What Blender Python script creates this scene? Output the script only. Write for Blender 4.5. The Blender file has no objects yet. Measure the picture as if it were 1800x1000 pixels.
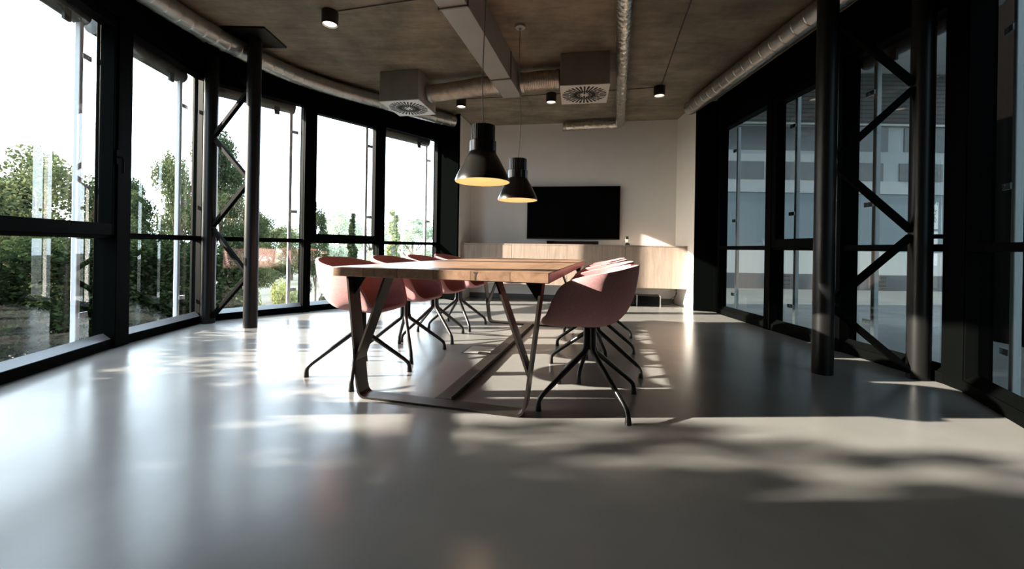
import bpy, math, random
from mathutils import Vector, Matrix
random.seed(7)
PI = math.pi
COL = bpy.context.scene.collection
sc = bpy.context.scene

# ------------------------------------------------------------------ helpers
class MB:
    def __init__(s): s.v = []; s.f = []
    def quad(s, pts):
        b = len(s.v); s.v += [tuple(p) for p in pts]; s.f.append(tuple(range(b, b+len(pts))))
    def frame_box(s, o, ax, ay, az, lo, hi):
        """box in a local frame o + ax,ay,az between lo and hi"""
        o = Vector(o); ax, ay, az = Vector(ax), Vector(ay), Vector(az)
        b = len(s.v)
        for k in (lo[2], hi[2]):
            for (i, j) in ((lo[0], lo[1]), (hi[0], lo[1]), (hi[0], hi[1]), (lo[0], hi[1])):
                s.v.append(tuple(o + ax*i + ay*j + az*k))
        fs = [(3,2,1,0), (4,5,6,7), (0,1,5,4), (1,2,6,5), (2,3,7,6), (3,0,4,7)]
        if ax.cross(ay).dot(az) < 0: fs = [tuple(reversed(f)) for f in fs]
        s.f += [tuple(b+i for i in f) for f in fs]
    def box(s, lo, hi): s.frame_box((0,0,0), (1,0,0), (0,1,0), (0,0,1), lo, hi)
    def bar(s, a, b, w, t, up=(0,0,1)):
        """rectangular bar from a to b, width w along side, thickness t along up-ish"""
        a, b = Vector(a), Vector(b); d = (b-a); L = d.length; d.normalize()
        side = d.cross(Vector(up))
        if side.length < 1e-4: side = d.cross(Vector((1,0,0)))
        side.normalize(); u = side.cross(d)
        s.frame_box(a, d, side, u, (0,-w/2,-t/2), (L,w/2,t/2))
    def tube(s, path, rad, n=12, caps=True):
        P = [Vector(p) for p in path]
        if not hasattr(rad, '__len__'): rad = [rad]*len(P)
        T = []
        for i in range(len(P)):
            t = (P[min(i+1, len(P)-1)] - P[max(i-1, 0)]); t.normalize(); T.append(t)
        ref = Vector((0,0,1)) if abs(T[0].z) < .9 else Vector((1,0,0))
        nrm = ref - T[0]*ref.dot(T[0]); nrm.normalize()
        b0 = len(s.v)
        for i, p in enumerate(P):
            nrm = nrm - T[i]*nrm.dot(T[i]); nrm.normalize(); bi = T[i].cross(nrm)
            for k in range(n):
                a = 2*PI*k/n
                s.v.append(tuple(p + (nrm*math.cos(a) + bi*math.sin(a))*rad[i]))
        for i in range(len(P)-1):
            for k in range(n):
                k2 = (k+1) % n
                s.f.append((b0+i*n+k, b0+i*n+k2, b0+(i+1)*n+k2, b0+(i+1)*n+k))
        if caps:
            s.f.append(tuple(b0+k for k in reversed(range(n))))
            e = b0+(len(P)-1)*n; s.f.append(tuple(e+k for k in range(n)))
    def lathe(s, prof, o=(0,0,0), n=40):
        b0 = len(s.v)
        for (r, z) in prof:
            for k in range(n):
                a = 2*PI*k/n; s.v.append((o[0]+r*math.cos(a), o[1]+r*math.sin(a), o[2]+z))
        for i in range(len(prof)-1):
            for k in range(n):
                k2 = (k+1) % n
                s.f.append((b0+i*n+k, b0+i*n+k2, b0+(i+1)*n+k2, b0+(i+1)*n+k))
    def prism(s, poly, z0, z1):
        b = len(s.v); n = len(poly)
        s.v += [(x, y, z0) for x, y in poly] + [(x, y, z1) for x, y in poly]
        s.f.append(tuple(b+i for i in reversed(range(n)))); s.f.append(tuple(b+n+i for i in range(n)))
        for i in range(n):
            j = (i+1) % n; s.f.append((b+i, b+j, b+n+j, b+n+i))
    def build(s, name, mat, parent=None, loc=(0,0,0), rotz=0, bevel=0, angle=35, solid=0, sub=0):
        me = bpy.data.meshes.new(name); me.from_pydata(s.v, [], s.f); me.update()
        me.materials.append(mat)
        me.polygons.foreach_set('use_smooth', [True]*len(me.polygons))
        try: me.set_sharp_from_angle(angle=math.radians(angle))
        except Exception: pass
        o = bpy.data.objects.new(name, me); COL.objects.link(o)
        o.location = loc; o.rotation_euler = (0, 0, rotz)
        if parent: o.parent = parent
        if solid:
            m = o.modifiers.new('s', 'SOLIDIFY'); m.thickness = solid; m.offset = 0
        if bevel:
            m = o.modifiers.new('b', 'BEVEL'); m.width = bevel; m.segments = 2; m.limit_method = 'ANGLE'
        if sub:
            m = o.modifiers.new('d', 'SUBSURF'); m.levels = sub; m.render_levels = sub
        return o

def tag(o, label=None, cat=None, group=None, kind=None):
    if label: o['label'] = label
    if cat: o['category'] = cat
    if group: o['group'] = group
    if kind: o['kind'] = kind
    return o
def empty(name, loc=(0,0,0), rotz=0):
    o = bpy.data.objects.new(name, None); COL.objects.link(o)
    o.location = loc; o.rotation_euler = (0,0,rotz); o.empty_display_size = .1
    return o
def copy_tree(o, parent=None):
    c = o.copy(); COL.objects.link(c); c.parent = parent
    for ch in list(o.children): copy_tree(ch, c)
    return c

# ------------------------------------------------------------------ materials
def new_mat(name):
    m = bpy.data.materials.new(name); m.use_nodes = True
    nt = m.node_tree; p = nt.nodes['Principled BSDF']
    return m, nt, p
def N(nt, t, **kw):
    n = nt.nodes.new(t)
    for k, v in kw.items(): setattr(n, k, v)
    return n
def simple(name, col, rough=.5, metal=0., spec=.5, noise=0., nscale=8., bump=0., bscale=60., stretch=(1,1,1)):
    m, nt, p = new_mat(name)
    p.inputs['Base Color'].default_value = (*col, 1); p.inputs['Roughness'].default_value = rough
    p.inputs['Metallic'].default_value = metal; p.inputs['Specular IOR Level'].default_value = spec
    tc = N(nt, 'ShaderNodeTexCoord'); mp = N(nt, 'ShaderNodeMapping'); mp.inputs['Scale'].default_value = stretch
    nt.links.new(tc.outputs['Object'], mp.inputs['Vector'])
    nz = N(nt, 'ShaderNodeTexNoise'); nz.inputs['Scale'].default_value = nscale; nz.inputs['Detail'].default_value = 5
    nt.links.new(mp.outputs[0], nz.inputs['Vector'])
    rp = N(nt, 'ShaderNodeValToRGB')
    k = noise
    rp.color_ramp.elements[0].position = .3; rp.color_ramp.elements[1].position = .7
    rp.color_ramp.elements[0].color = (*[c*(1-k) for c in col], 1); rp.color_ramp.elements[1].color = (*[min(1, c*(1+k)) for c in col], 1)
    nt.links.new(nz.outputs['Fac'], rp.inputs['Fac']); nt.links.new(rp.outputs[0], p.inputs['Base Color'])
    if bump:
        bz = N(nt, 'ShaderNodeTexNoise'); bz.inputs['Scale'].default_value = bscale; bz.inputs['Detail'].default_value = 3
        nt.links.new(mp.outputs[0], bz.inputs['Vector'])
        b = N(nt, 'ShaderNodeBump'); b.inputs['Strength'].default_value = bump; b.inputs['Distance'].default_value = .01
        nt.links.new(bz.outputs['Fac'], b.inputs['Height']); nt.links.new(b.outputs[0], p.inputs['Normal'])
    return m
def emit(name, col, st):
    m, nt, p = new_mat(name)
    p.inputs['Base Color'].default_value = (*col, 1); p.inputs['Emission Color'].default_value = (*col, 1)
    p.inputs['Emission Strength'].default_value = st
    return m

M = {}
M['black'] = simple('black_frame', (.0012, .0015, .0014), .6, 0, .02, .15, 3)
M['matte'] = simple('matte_black', (.0012, .0015, .0014), 1.0, 0, 0.0)
M['post'] = simple('black_post', (.005, .005, .005), .36, 0, .25, .1, 3)
M['leg'] = simple('black_powder', (.010, .010, .010), .3, 0, .5)
M['steel'] = simple('raw_steel', (.05, .043, .038), .38, .7, .5, .25, 6)
M['galv'] = simple('galvanised', (.43, .43, .41), .34, .9, .5, .12, 7, .06, 30)
M['foil'] = simple('foil', (.72, .69, .63), .24, .95, .5, .2, 20, 1.0, 26)
M['flex'] = simple('flex_duct', (.50, .42, .35), .32, .9, .5, .2, 15, .35, 60)
M['sheet'] = simple('duct_sheet', (.36, .355, .33), .5, .35, .5, .06, 3)
M['boxsheet'] = simple('plenum_sheet', (.24, .235, .21), .5, .4, .5, .1, 4)
M['grille'] = simple('grille_white', (.66, .66, .62), .45, .0, .5)
M['dark'] = simple('dark_void', (.004, .004, .004), .8)
M['wall'] = simple('wall_paint', (.88, .85, .81), .75, 0, .3, .02, 4)
M['rail'] = simple('blind_rail', (.72, .73, .73), .5, 0, .2)
M['rail_r'] = simple('blind_rail_grey', (.62, .64, .64), .5, 0, .2)
M['cass'] = simple('blind_cassette', (.085, .087, .082), .45, 0, .3)
M['alu'] = simple('sill_bead', (.50, .53, .56), .3, .6, .5)
M['tv'] = simple('tv_screen', (.002, .002, .002), .2, 0, .12)
M['plastic'] = simple('black_plastic', (.012, .012, .012), .35)
M['whiteplastic'] = simple('white_plastic', (.75, .74, .70), .4)
M['shade'] = simple('lamp_shade_black', (.013, .012, .011), .24, .3, .6)
M['gold'] = simple('lamp_inside', (.86, .70, .48), .45, .2, .5)
M['cord'] = simple('cord', (.02, .02, .02), .5)
M['steelcord'] = simple('cord_grey', (.16, .15, .13), .5)
M['bulb'] = emit('bulb_glow', (1, .74, .45), 1.6)
M['led'] = emit('led_disc', (1, .86, .68), 2.6)
M['ledring'] = simple('led_ring', (.6, .58, .54), .4)
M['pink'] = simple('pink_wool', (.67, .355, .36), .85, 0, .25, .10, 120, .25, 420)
M['pink_in_shade'] = simple('pink_wool_inside_shade', (.40, .165, .165), .9, 0, .2, .10, 120, .25, 420)  # same pink wool, darkened to carry the shade inside the shells
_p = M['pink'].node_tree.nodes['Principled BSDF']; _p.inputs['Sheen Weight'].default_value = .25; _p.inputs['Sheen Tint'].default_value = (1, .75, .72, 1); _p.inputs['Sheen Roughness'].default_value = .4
M['bark'] = simple('bark', (.10, .075, .05), .9, 0, .2, .3, 12)
M['bwhite'] = simple('facade_white', (.38, .39, .39), .6, 0, .4, .04, 2)
M['bblue'] = simple('facade_panel', (.15, .18, .195), .35, 0, .5, .05, 1)
M['bwin'] = simple('facade_window', (.07, .07, .065), .2, 0, .5, .2, 5)
M['bbase'] = simple('facade_plinth', (.10, .10, .10), .6)
M['bcanopy'] = simple('canopy_grey', (.42, .45, .47), .6)
M['terrace'] = simple('terrace_floor', (.24, .235, .225), .5, 0, .4, .12, 1.5)
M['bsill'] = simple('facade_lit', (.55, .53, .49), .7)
M['darkclad'] = simple('dark_cladding', (.006, .0045, .004), .9, 0, .03, .2, 2, 0, 60, (6, 6, .3))

# slatted cladding
def slat_mat():
    m, nt, p = new_mat('slat_cladding')
    tc = N(nt, 'ShaderNodeTexCoord'); sx = N(nt, 'ShaderNodeSeparateXYZ'); nt.links.new(tc.outputs['Object'], sx.inputs[0])
    mu = N(nt, 'ShaderNodeMath', operation='MULTIPLY'); mu.inputs[1].default_value = 9.; nt.links.new(sx.outputs['Z'], mu.inputs[0])
    fr = N(nt, 'ShaderNodeMath', operation='FRACT'); nt.links.new(mu.outputs[0], fr.inputs[0])
    rp = N(nt, 'ShaderNodeValToRGB'); rp.color_ramp.elements[0].color = (.03, .027, .024, 1); rp.color_ramp.elements[1].color = (.085, .075, .066, 1)
    rp.color_ramp.elements[0].position = .2; rp.color_ramp.elements[1].position = .35
    nt.links.new(fr.outputs[0], rp.inputs[0]); nt.links.new(rp.outputs[0], p.inputs['Base Color']); p.inputs['Roughness'].default_value = .7
    return m
M['slat'] = slat_mat()

def glass_mat(name, tint, base=.085, gz=.85):
    m = bpy.data.materials.new(name); m.use_nodes = True; nt = m.node_tree; nt.nodes.clear()
    out = N(nt, 'ShaderNodeOutputMaterial'); mix = N(nt, 'ShaderNodeMixShader')
    tr = N(nt, 'ShaderNodeBsdfTransparent'); tr.inputs[0].default_value = (*tint, 1)
    gl = N(nt, 'ShaderNodeBsdfGlossy'); gl.inputs['Roughness'].default_value = 0.0; gl.inputs['Color'].default_value = (1, 1, 1, 1)
    lw = N(nt, 'ShaderNodeLayerWeight'); lw.inputs['Blend'].default_value = .5
    pw = N(nt, 'ShaderNodeMath', operation='POWER'); pw.inputs[1].default_value = 4.6
    nt.links.new(lw.outputs['Facing'], pw.inputs[0])
    ma = N(nt, 'ShaderNodeMath', operation='MULTIPLY_ADD'); ma.inputs[1].default_value = gz; ma.inputs[2].default_value = base
    nt.links.new(pw.outputs[0], ma.inputs[0])
    nt.links.new(ma.outputs[0], mix.inputs[0]); nt.links.new(tr.outputs[0], mix.inputs[1]); nt.links.new(gl.outputs[0], mix.inputs[2])
    nt.links.new(mix.outputs[0], out.inputs[0])
    return m
M['glass'] = glass_mat('clear_glass', (.95, .97, .96), .13)
M['glass_r'] = glass_mat('shade_dimmed_glass', (.19, .22, .225), .05, .35)  # dark tint stands in for the shade outside the right windows

def floor_mat():
    m, nt, p = new_mat('polished_concrete')
    tc = N(nt, 'ShaderNodeTexCoord')
    n1 = N(nt, 'ShaderNodeTexNoise'); n1.inputs['Scale'].default_value = 1.1; n1.inputs['Detail'].default_value = 6; n1.inputs['Roughness'].default_value = .6
    nt.links.new(tc.outputs['Object'], n1.inputs['Vector'])
    rp = N(nt, 'ShaderNodeValToRGB')
    rp.color_ramp.elements[0].position = .3; rp.color_ramp.elements[1].position = .72
    rp.color_ramp.elements[0].color = (.175, .171, .163, 1); rp.color_ramp.elements[1].color = (.228, .222, .211, 1)
    nt.links.new(n1.outputs['Fac'], rp.inputs[0]); nt.links.new(rp.outputs[0], p.inputs['Base Color'])
    n2 = N(nt, 'ShaderNodeTexNoise'); n2.inputs['Scale'].default_value = 2.2; n2.inputs['Detail'].default_value = 4
    nt.links.new(tc.outputs['Object'], n2.inputs['Vector'])
    mr = N(nt, 'ShaderNodeMapRange'); mr.inputs['To Min'].default_value = .17; mr.inputs['To Max'].default_value = .30
    nt.links.new(n2.outputs['Fac'], mr.inputs['Value']); nt.links.new(mr.outputs[0], p.inputs['Roughness'])
    p.inputs['Specular IOR Level'].default_value = .34
    n3 = N(nt, 'ShaderNodeTexNoise'); n3.inputs['Scale'].default_value = 5; nt.links.new(tc.outputs['Object'], n3.inputs['Vector'])
    b = N(nt, 'ShaderNodeBump'); b.inputs['Strength'].default_value = .04; b.inputs['Distance'].default_value = .02
    nt.links.new(n3.outputs['Fac'], b.inputs['Height']); nt.links.new(b.outputs[0], p.inputs['Normal'])
    return m
M['floor'] = floor_mat()

def ceil_mat():
    m, nt, p = new_mat('board_marked_concrete')
    tc = N(nt, 'ShaderNodeTexCoord'); mp = N(nt, 'ShaderNodeMapping'); mp.inputs['Rotation'].default_value = (0, 0, .12)
    mp.inputs['Scale'].default_value = (1.1, 6, 1); nt.links.new(tc.outputs['Object'], mp.inputs[0])
    n1 = N(nt, 'ShaderNodeTexNoise'); n1.inputs['Scale'].default_value = 2.2; n1.inputs['Detail'].default_value = 8; n1.inputs['Roughness'].default_value = .7
    nt.links.new(mp.outputs[0], n1.inputs['Vector'])
    n2 = N(nt, 'ShaderNodeTexNoise'); n2.inputs['Scale'].default_value = 2.4; n2.inputs['Detail'].default_value = 7; n2.inputs['Roughness'].default_value = .62
    nt.links.new(tc.outputs['Object'], n2.inputs['Vector'])
    # large plywood panels, slightly different tones
    bk = N(nt, 'ShaderNodeTexBrick'); bk.inputs['Scale'].default_value = 1.; bk.inputs['Brick Width'].default_value = 2.4; bk.inputs['Row Height'].default_value = 1.2
    bk.inputs['Mortar Size'].default_value = .004; bk.inputs['Color1'].default_value = (.9, .9, .9, 1); bk.inputs['Color2'].default_value = (1, 1, 1, 1); bk.inputs['Mortar'].default_value = (.75, .75, .75, 1)
    mp2 = N(nt, 'ShaderNodeMapping'); mp2.inputs['Rotation'].default_value = (0, 0, .24); nt.links.new(tc.outputs['Object'], mp2.inputs[0]); nt.links.new(mp2.outputs[0], bk.inputs['Vector'])
    r1 = N(nt, 'ShaderNodeValToRGB'); r1.color_ramp.elements[0].position = .22; r1.color_ramp.elements[1].position = .8
    r1.color_ramp.elements[0].color = (.185, .16, .122, 1); r1.color_ramp.elements[1].color = (.35, .305, .24, 1)
    nt.links.new(n1.outputs['Fac'], r1.inputs[0])
    r2 = N(nt, 'ShaderNodeValToRGB'); r2.color_ramp.elements[0].position = .3; r2.color_ramp.elements[1].position = .75
    r2.color_ramp.elements[0].color = (.48, .49, .48, 1); r2.color_ramp.elements[1].color = (1.3, 1.3, 1.25, 1); nt.links.new(n2.outputs['Fac'], r2.inputs[0])
    mx = N(nt, 'ShaderNodeMixRGB', blend_type='MULTIPLY'); mx.inputs[0].default_value = 1
    nt.links.new(r1.outputs[0], mx.inputs[1]); nt.links.new(r2.outputs[0], mx.inputs[2])
    mx2 = N(nt, 'ShaderNodeMixRGB', blend_type='MULTIPLY'); mx2.inputs[0].default_value = 1
    nt.links.new(mx.outputs[0], mx2.inputs[1]); nt.links.new(bk.outputs[0], mx2.inputs[2])
    nt.links.new(mx2.outputs[0], p.inputs['Base Color']); p.inputs['Roughness'].default_value = .8
    b = N(nt, 'ShaderNodeBump'); b.inputs['Strength'].default_value = .3; b.inputs['Distance'].default_value = .01
    nt.links.new(n1.outputs['Fac'], b.inputs['Height']); nt.links.new(b.outputs[0], p.inputs['Normal'])
    return m
M['ceil'] = ceil_mat()

def wood_mat(name, c0, c1, axis, scale, plank=0, rough=.35):
    """axis: grain direction 0=x 1=y 2=z in object space; plank width along y in object space"""
    m, nt, p = new_mat(name)
    tc = N(nt, 'ShaderNodeTexCoord'); mp = N(nt, 'ShaderNodeMapping')
    s = [scale]*3; s[axis] = scale*.09; mp.inputs['Scale'].default_value = s
    vec = tc.outputs['Object']
    fac2 = None
    if plank:
        sx = N(nt, 'ShaderNodeSeparateXYZ'); nt.links.new(vec, sx.inputs[0])
        d = N(nt, 'ShaderNodeMath', operation='DIVIDE'); d.inputs[1].default_value = plank; nt.links.new(sx.outputs['Y'], d.inputs[0])
        fl = N(nt, 'ShaderNodeMath', operation='FLOOR'); nt.links.new(d.outputs[0], fl.inputs[0])
        fr = N(nt, 'ShaderNodeMath', operation='FRACT'); nt.links.new(d.outputs[0], fr.inputs[0])
        # staggered board lengths
        wn0 = N(nt, 'ShaderNodeTexWhiteNoise', noise_dimensions='1D'); nt.links.new(fl.outputs[0], wn0.inputs['W'])
        ax = N(nt, 'ShaderNodeMath', operation='MULTIPLY_ADD'); ax.inputs[1].default_value = .9
        nt.links.new(sx.outputs['X'], ax.inputs[0]); nt.links.new(wn0.outputs['Value'], ax.inputs[2])
        fx = N(nt, 'ShaderNodeMath', operation='FLOOR'); nt.links.new(ax.outputs[0], fx.inputs[0])
        cb = N(nt, 'ShaderNodeCombineXYZ'); nt.links.new(fl.outputs[0], cb.inputs[0]); nt.links.new(fx.outputs[0], cb.inputs[1])
        wn = N(nt, 'ShaderNodeTexWhiteNoise', noise_dimensions='2D'); nt.links.new(cb.outputs[0], wn.inputs['Vector'])
        vm = N(nt, 'ShaderNodeVectorMath', operation='MULTIPLY_ADD'); vm.inputs[1].default_value = (4, 4, 4)
        nt.links.new(wn.outputs['Color'], vm.inputs[0]); nt.links.new(vec, vm.inputs[2]); vec = vm.outputs[0]
        fac2 = wn.outputs['Value']
    nt.links.new(vec, mp.inputs[0])
    nz = N(nt, 'ShaderNodeTexNoise'); nz.inputs['Scale'].default_value = 1; nz.inputs['Detail'].default_value = 7; nz.inputs['Roughness'].default_value = .62; nz.inputs['Distortion'].default_value = 1.2
    nt.links.new(mp.outputs[0], nz.inputs['Vector'])
    rp = N(nt, 'ShaderNodeValToRGB'); rp.color_ramp.elements[0].position = .3; rp.color_ramp.elements[1].position = .68
    rp.color_ramp.elements[0].color = (*c0, 1); rp.color_ramp.elements[1].color = (*c1, 1)
    nt.links.new(nz.outputs['Fac'], rp.inputs[0]); col = rp.outputs[0]
    if plank:
        mr = N(nt, 'ShaderNodeMapRange'); mr.inputs['To Min'].default_value = .72; mr.inputs['To Max'].default_value = 1.18; nt.links.new(fac2, mr.inputs['Value'])
        mx = N(nt, 'ShaderNodeVectorMath', operation='SCALE'); nt.links.new(col, mx.inputs[0]); nt.links.new(mr.outputs[0], mx.inputs['Scale']); col = mx.outputs[0]
        # dark joint lines
        c1_ = N(nt, 'ShaderNodeMath', operation='COMPARE'); c1_.inputs[1].default_value = 0.; c1_.inputs[2].default_value = .014; nt.links.new(fr.outputs[0], c1_.inputs[0])
        mx2 = N(nt, 'ShaderNodeMixRGB'); mx2.inputs[2].default_value = (.05, .03, .018, 1); nt.links.new(c1_.outputs[0], mx2.inputs[0]); nt.links.new(col, mx2.inputs[1]); col = mx2.outputs[0]
    nt.links.new(col, p.inputs['Base Color']); p.inputs['Roughness'].default_value = rough
    b = N(nt, 'ShaderNodeBump'); b.inputs['Strength'].default_value = .12; b.inputs['Distance'].default_value = .004
    nt.links.new(nz.outputs['Fac'], b.inputs['Height']); nt.links.new(b.outputs[0], p.inputs['Normal'])
    return m
M['table'] = wood_mat('table_wood', (.20, .115, .072), (.37, .228, .15), 0, 16, .21, .36)
M['oak'] = wood_mat('veneer_oak', (.33, .245, .195), (.47, .365, .30), 2, 22, 0, .55)
M['woodend'] = simple('wood_crack', (.03, .018, .01), .8)

def leaf_mat(name, c0, c1):
    m = bpy.data.materials.new(name); m.use_nodes = True; nt = m.node_tree; nt.nodes.clear()
    out = N(nt, 'ShaderNodeOutputMaterial'); mix = N(nt, 'ShaderNodeMixShader'); mix.inputs[0].default_value = .35
    df = N(nt, 'ShaderNodeBsdfDiffuse'); tl = N(nt, 'ShaderNodeBsdfTranslucent')
    ge = N(nt, 'ShaderNodeNewGeometry'); rp = N(nt, 'ShaderNodeValToRGB')
    rp.color_ramp.elements[0].color = (*c0, 1); rp.color_ramp.elements[1].color = (*c1, 1)
    nt.links.new(ge.outputs['Random Per Island'], rp.inputs[0])
    nt.links.new(rp.outputs[0], df.inputs[0]); nt.links.new(rp.outputs[0], tl.inputs[0])
    nt.links.new(df.outputs[0], mix.inputs[1]); nt.links.new(tl.outputs[0], mix.inputs[2]); nt.links.new(mix.outputs[0], out.inputs[0])
    return m
M['leaf_dark'] = leaf_mat('leaf_dark', (.020, .030, .015), (.062, .078, .038))
M['leaf_mid'] = leaf_mat('leaf_mid', (.038, .050, .023), (.13, .145, .068))
M['leaf_hedge'] = leaf_mat('leaf_hedge', (.010, .019, .008), (.042, .060, .024))
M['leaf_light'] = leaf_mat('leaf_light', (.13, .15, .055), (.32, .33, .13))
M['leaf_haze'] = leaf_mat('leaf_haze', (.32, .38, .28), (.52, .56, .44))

def ground_mat():
    m, nt, p = new_mat('ground')
    tc = N(nt, 'ShaderNodeTexCoord'); n1 = N(nt, 'ShaderNodeTexNoise'); n1.inputs['Scale'].default_value = .35; n1.inputs['Detail'].default_value = 8
    nt.links.new(tc.outputs['Object'], n1.inputs['Vector'])
    rp = N(nt, 'ShaderNodeValToRGB'); rp.color_ramp.elements[0].position = .42; rp.color_ramp.elements[1].position = .56
    rp.color_ramp.elements[0].color = (.018, .026, .012, 1); rp.color_ramp.elements[1].color = (.055, .056, .045, 1)
    nt.links.new(n1.outputs['Fac'], rp.inputs[0]); nt.links.new(rp.outputs[0], p.inputs['Base Color']); p.inputs['Roughness'].default_value = .9
    return m
M['ground'] = ground_mat()
M['paving'] = simple('paving', (.36, .36, .35), .8, 0, .3, .12, 1.2)

# ------------------------------------------------------------------ camera (real position; H = 0.87 m above the floor)
F = 710.; H = .87; ROLL = math.radians(.945)
cam = bpy.data.cameras.new('camera'); co = bpy.data.objects.new('camera', cam); COL.objects.link(co)
cam.sensor_width = 36; cam.sensor_fit = 'HORIZONTAL'; cam.lens = F/1800*36
cam.shift_y = -(500-436)/1800.; cam.clip_start = .02; cam.clip_end = 500
co.matrix_world = Matrix.Translation((0, 0, H)) @ Matrix.Rotation(PI/2, 4, 'X') @ Matrix.Rotation(ROLL, 4, 'Z')
sc.camera = co

# ------------------------------------------------------------------ plan of the room
ZC = 3.03
L_NODES = [(-2.84, 1.12), (-2.96, 2.03), (-3.28, 3.37), (-3.39, 4.47), (-2.675, 5.25), (-1.975, 6.06), (-1.25, 6.88)]
R_NODES = [(2.90, 5.70), (2.91, 4.56), (2.93, 3.62), (2.94, 2.66), (2.52, 1.86), (2.25, .9)]
PIL_L = (-.89, 6.53); BACK_L = (-.745, 7.20); BACK_R = (2.69, 6.65); PIL_R = (2.655, 5.90)
REAR = -2.6
outline = [(-2.84, REAR)] + L_NODES + [PIL_L, BACK_L, BACK_R, PIL_R] + R_NODES + [(2.25, REAR)]
def grow(p, c=(0, 2.5), k=.12):
    d = Vector((p[0]-c[0], p[1]-c[1])); d2 = d.normalized()*k; return (p[0]+d2.x, p[1]+d2.y)
big = [grow(p, k=.22) for p in outline]
mb = MB(); mb.prism(list(reversed(big)), -.25, 0); tag(mb.build('floor', M['floor']), kind='structure')
mb = MB(); mb.prism(list(reversed(big)), ZC, ZC+.3); tag(mb.build('ceiling', M['ceil']), kind='structure')

def wall_seg(name, a, b, z0, z1, th, mat, side=1):
    a, b = Vector((*a, 0)), Vector((*b, 0)); d = (b-a); L = d.length; d.normalize(); n = Vector((-d.y, d.x, 0))*side
    m = MB(); m.frame_box(a, d, n, (0,0,1), (0, 0, z0), (L, th, z1)); o = m.build(name, mat); tag(o, kind='structure'); return o
wall_seg('wall_back', BACK_L, BACK_R, 0, ZC, .15, M['wall'], 1)
wall_seg('wall_left', (PIL_L[0]+.009, PIL_L[1]+.04), BACK_L, 0, ZC, .035, M['wall'], 1)
wall_seg('wall_right', BACK_R, PIL_R, 0, ZC, .12, M['wall'], 1)
M['wallrear'] = simple('rear_wall_paint', (.10, .095, .09), .8)
wall_seg('wall_rear', (-2.84, REAR), (2.25, REAR), 0, ZC, .15, M['wallrear'], -1)
wall_seg('wall_left_rear', (-2.84, REAR), (-2.84, 1.12), 0, ZC, .15, M['wallrear'], 1)
wall_seg('wall_right_rear', (2.25, REAR), (2.25, .9), 0, ZC, .15, M['wallrear'], -1)
# dark baseboard under the wall-hung cabinet
bd = Vector((BACK_R[0]-BACK_L[0], BACK_R[1]-BACK_L[1], 0)); BW = bd.length; bd.normalize(); bn = Vector((bd.y, -bd.x, 0))
mb = MB(); mb.frame_box((*BACK_L, 0), bd, bn, (0,0,1), (.01, 0, 0), (BW-.01, .015, .075)); tag(mb.build('baseboard_back', simple('skirting', (.10, .095, .085), .5)), kind='structure')
# black end pillars
mb = MB()
a = Vector((*L_NODES[-1], 0)); b = Vector((*PIL_L, 0)); d = (b-a); Lp = d.length; d.normalize(); n = Vector((-d.y, d.x, 0))
mb.frame_box(a, d, n, (0,0,1), (-.02, .0, 0), (Lp, .03, ZC)); tag(mb.build('trim_1', M['matte']), kind='structure')
mb = MB()
a = Vector((*PIL_R, 0)); b = Vector((2.90, 5.80, 0)); d = (b-a); Lp = d.length; d.normalize(); n = Vector((-d.y, d.x, 0))
mb.frame_box(a, d, n, (0,0,1), (0, 0, 0), (Lp, .16, ZC)); mb.frame_box(a, d, n, (0,0,1), (Lp, -.02, 0), (Lp+.06, .16, ZC))
tag(mb.build('trim_2', M['matte'], bevel=.004), kind='structure')

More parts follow.
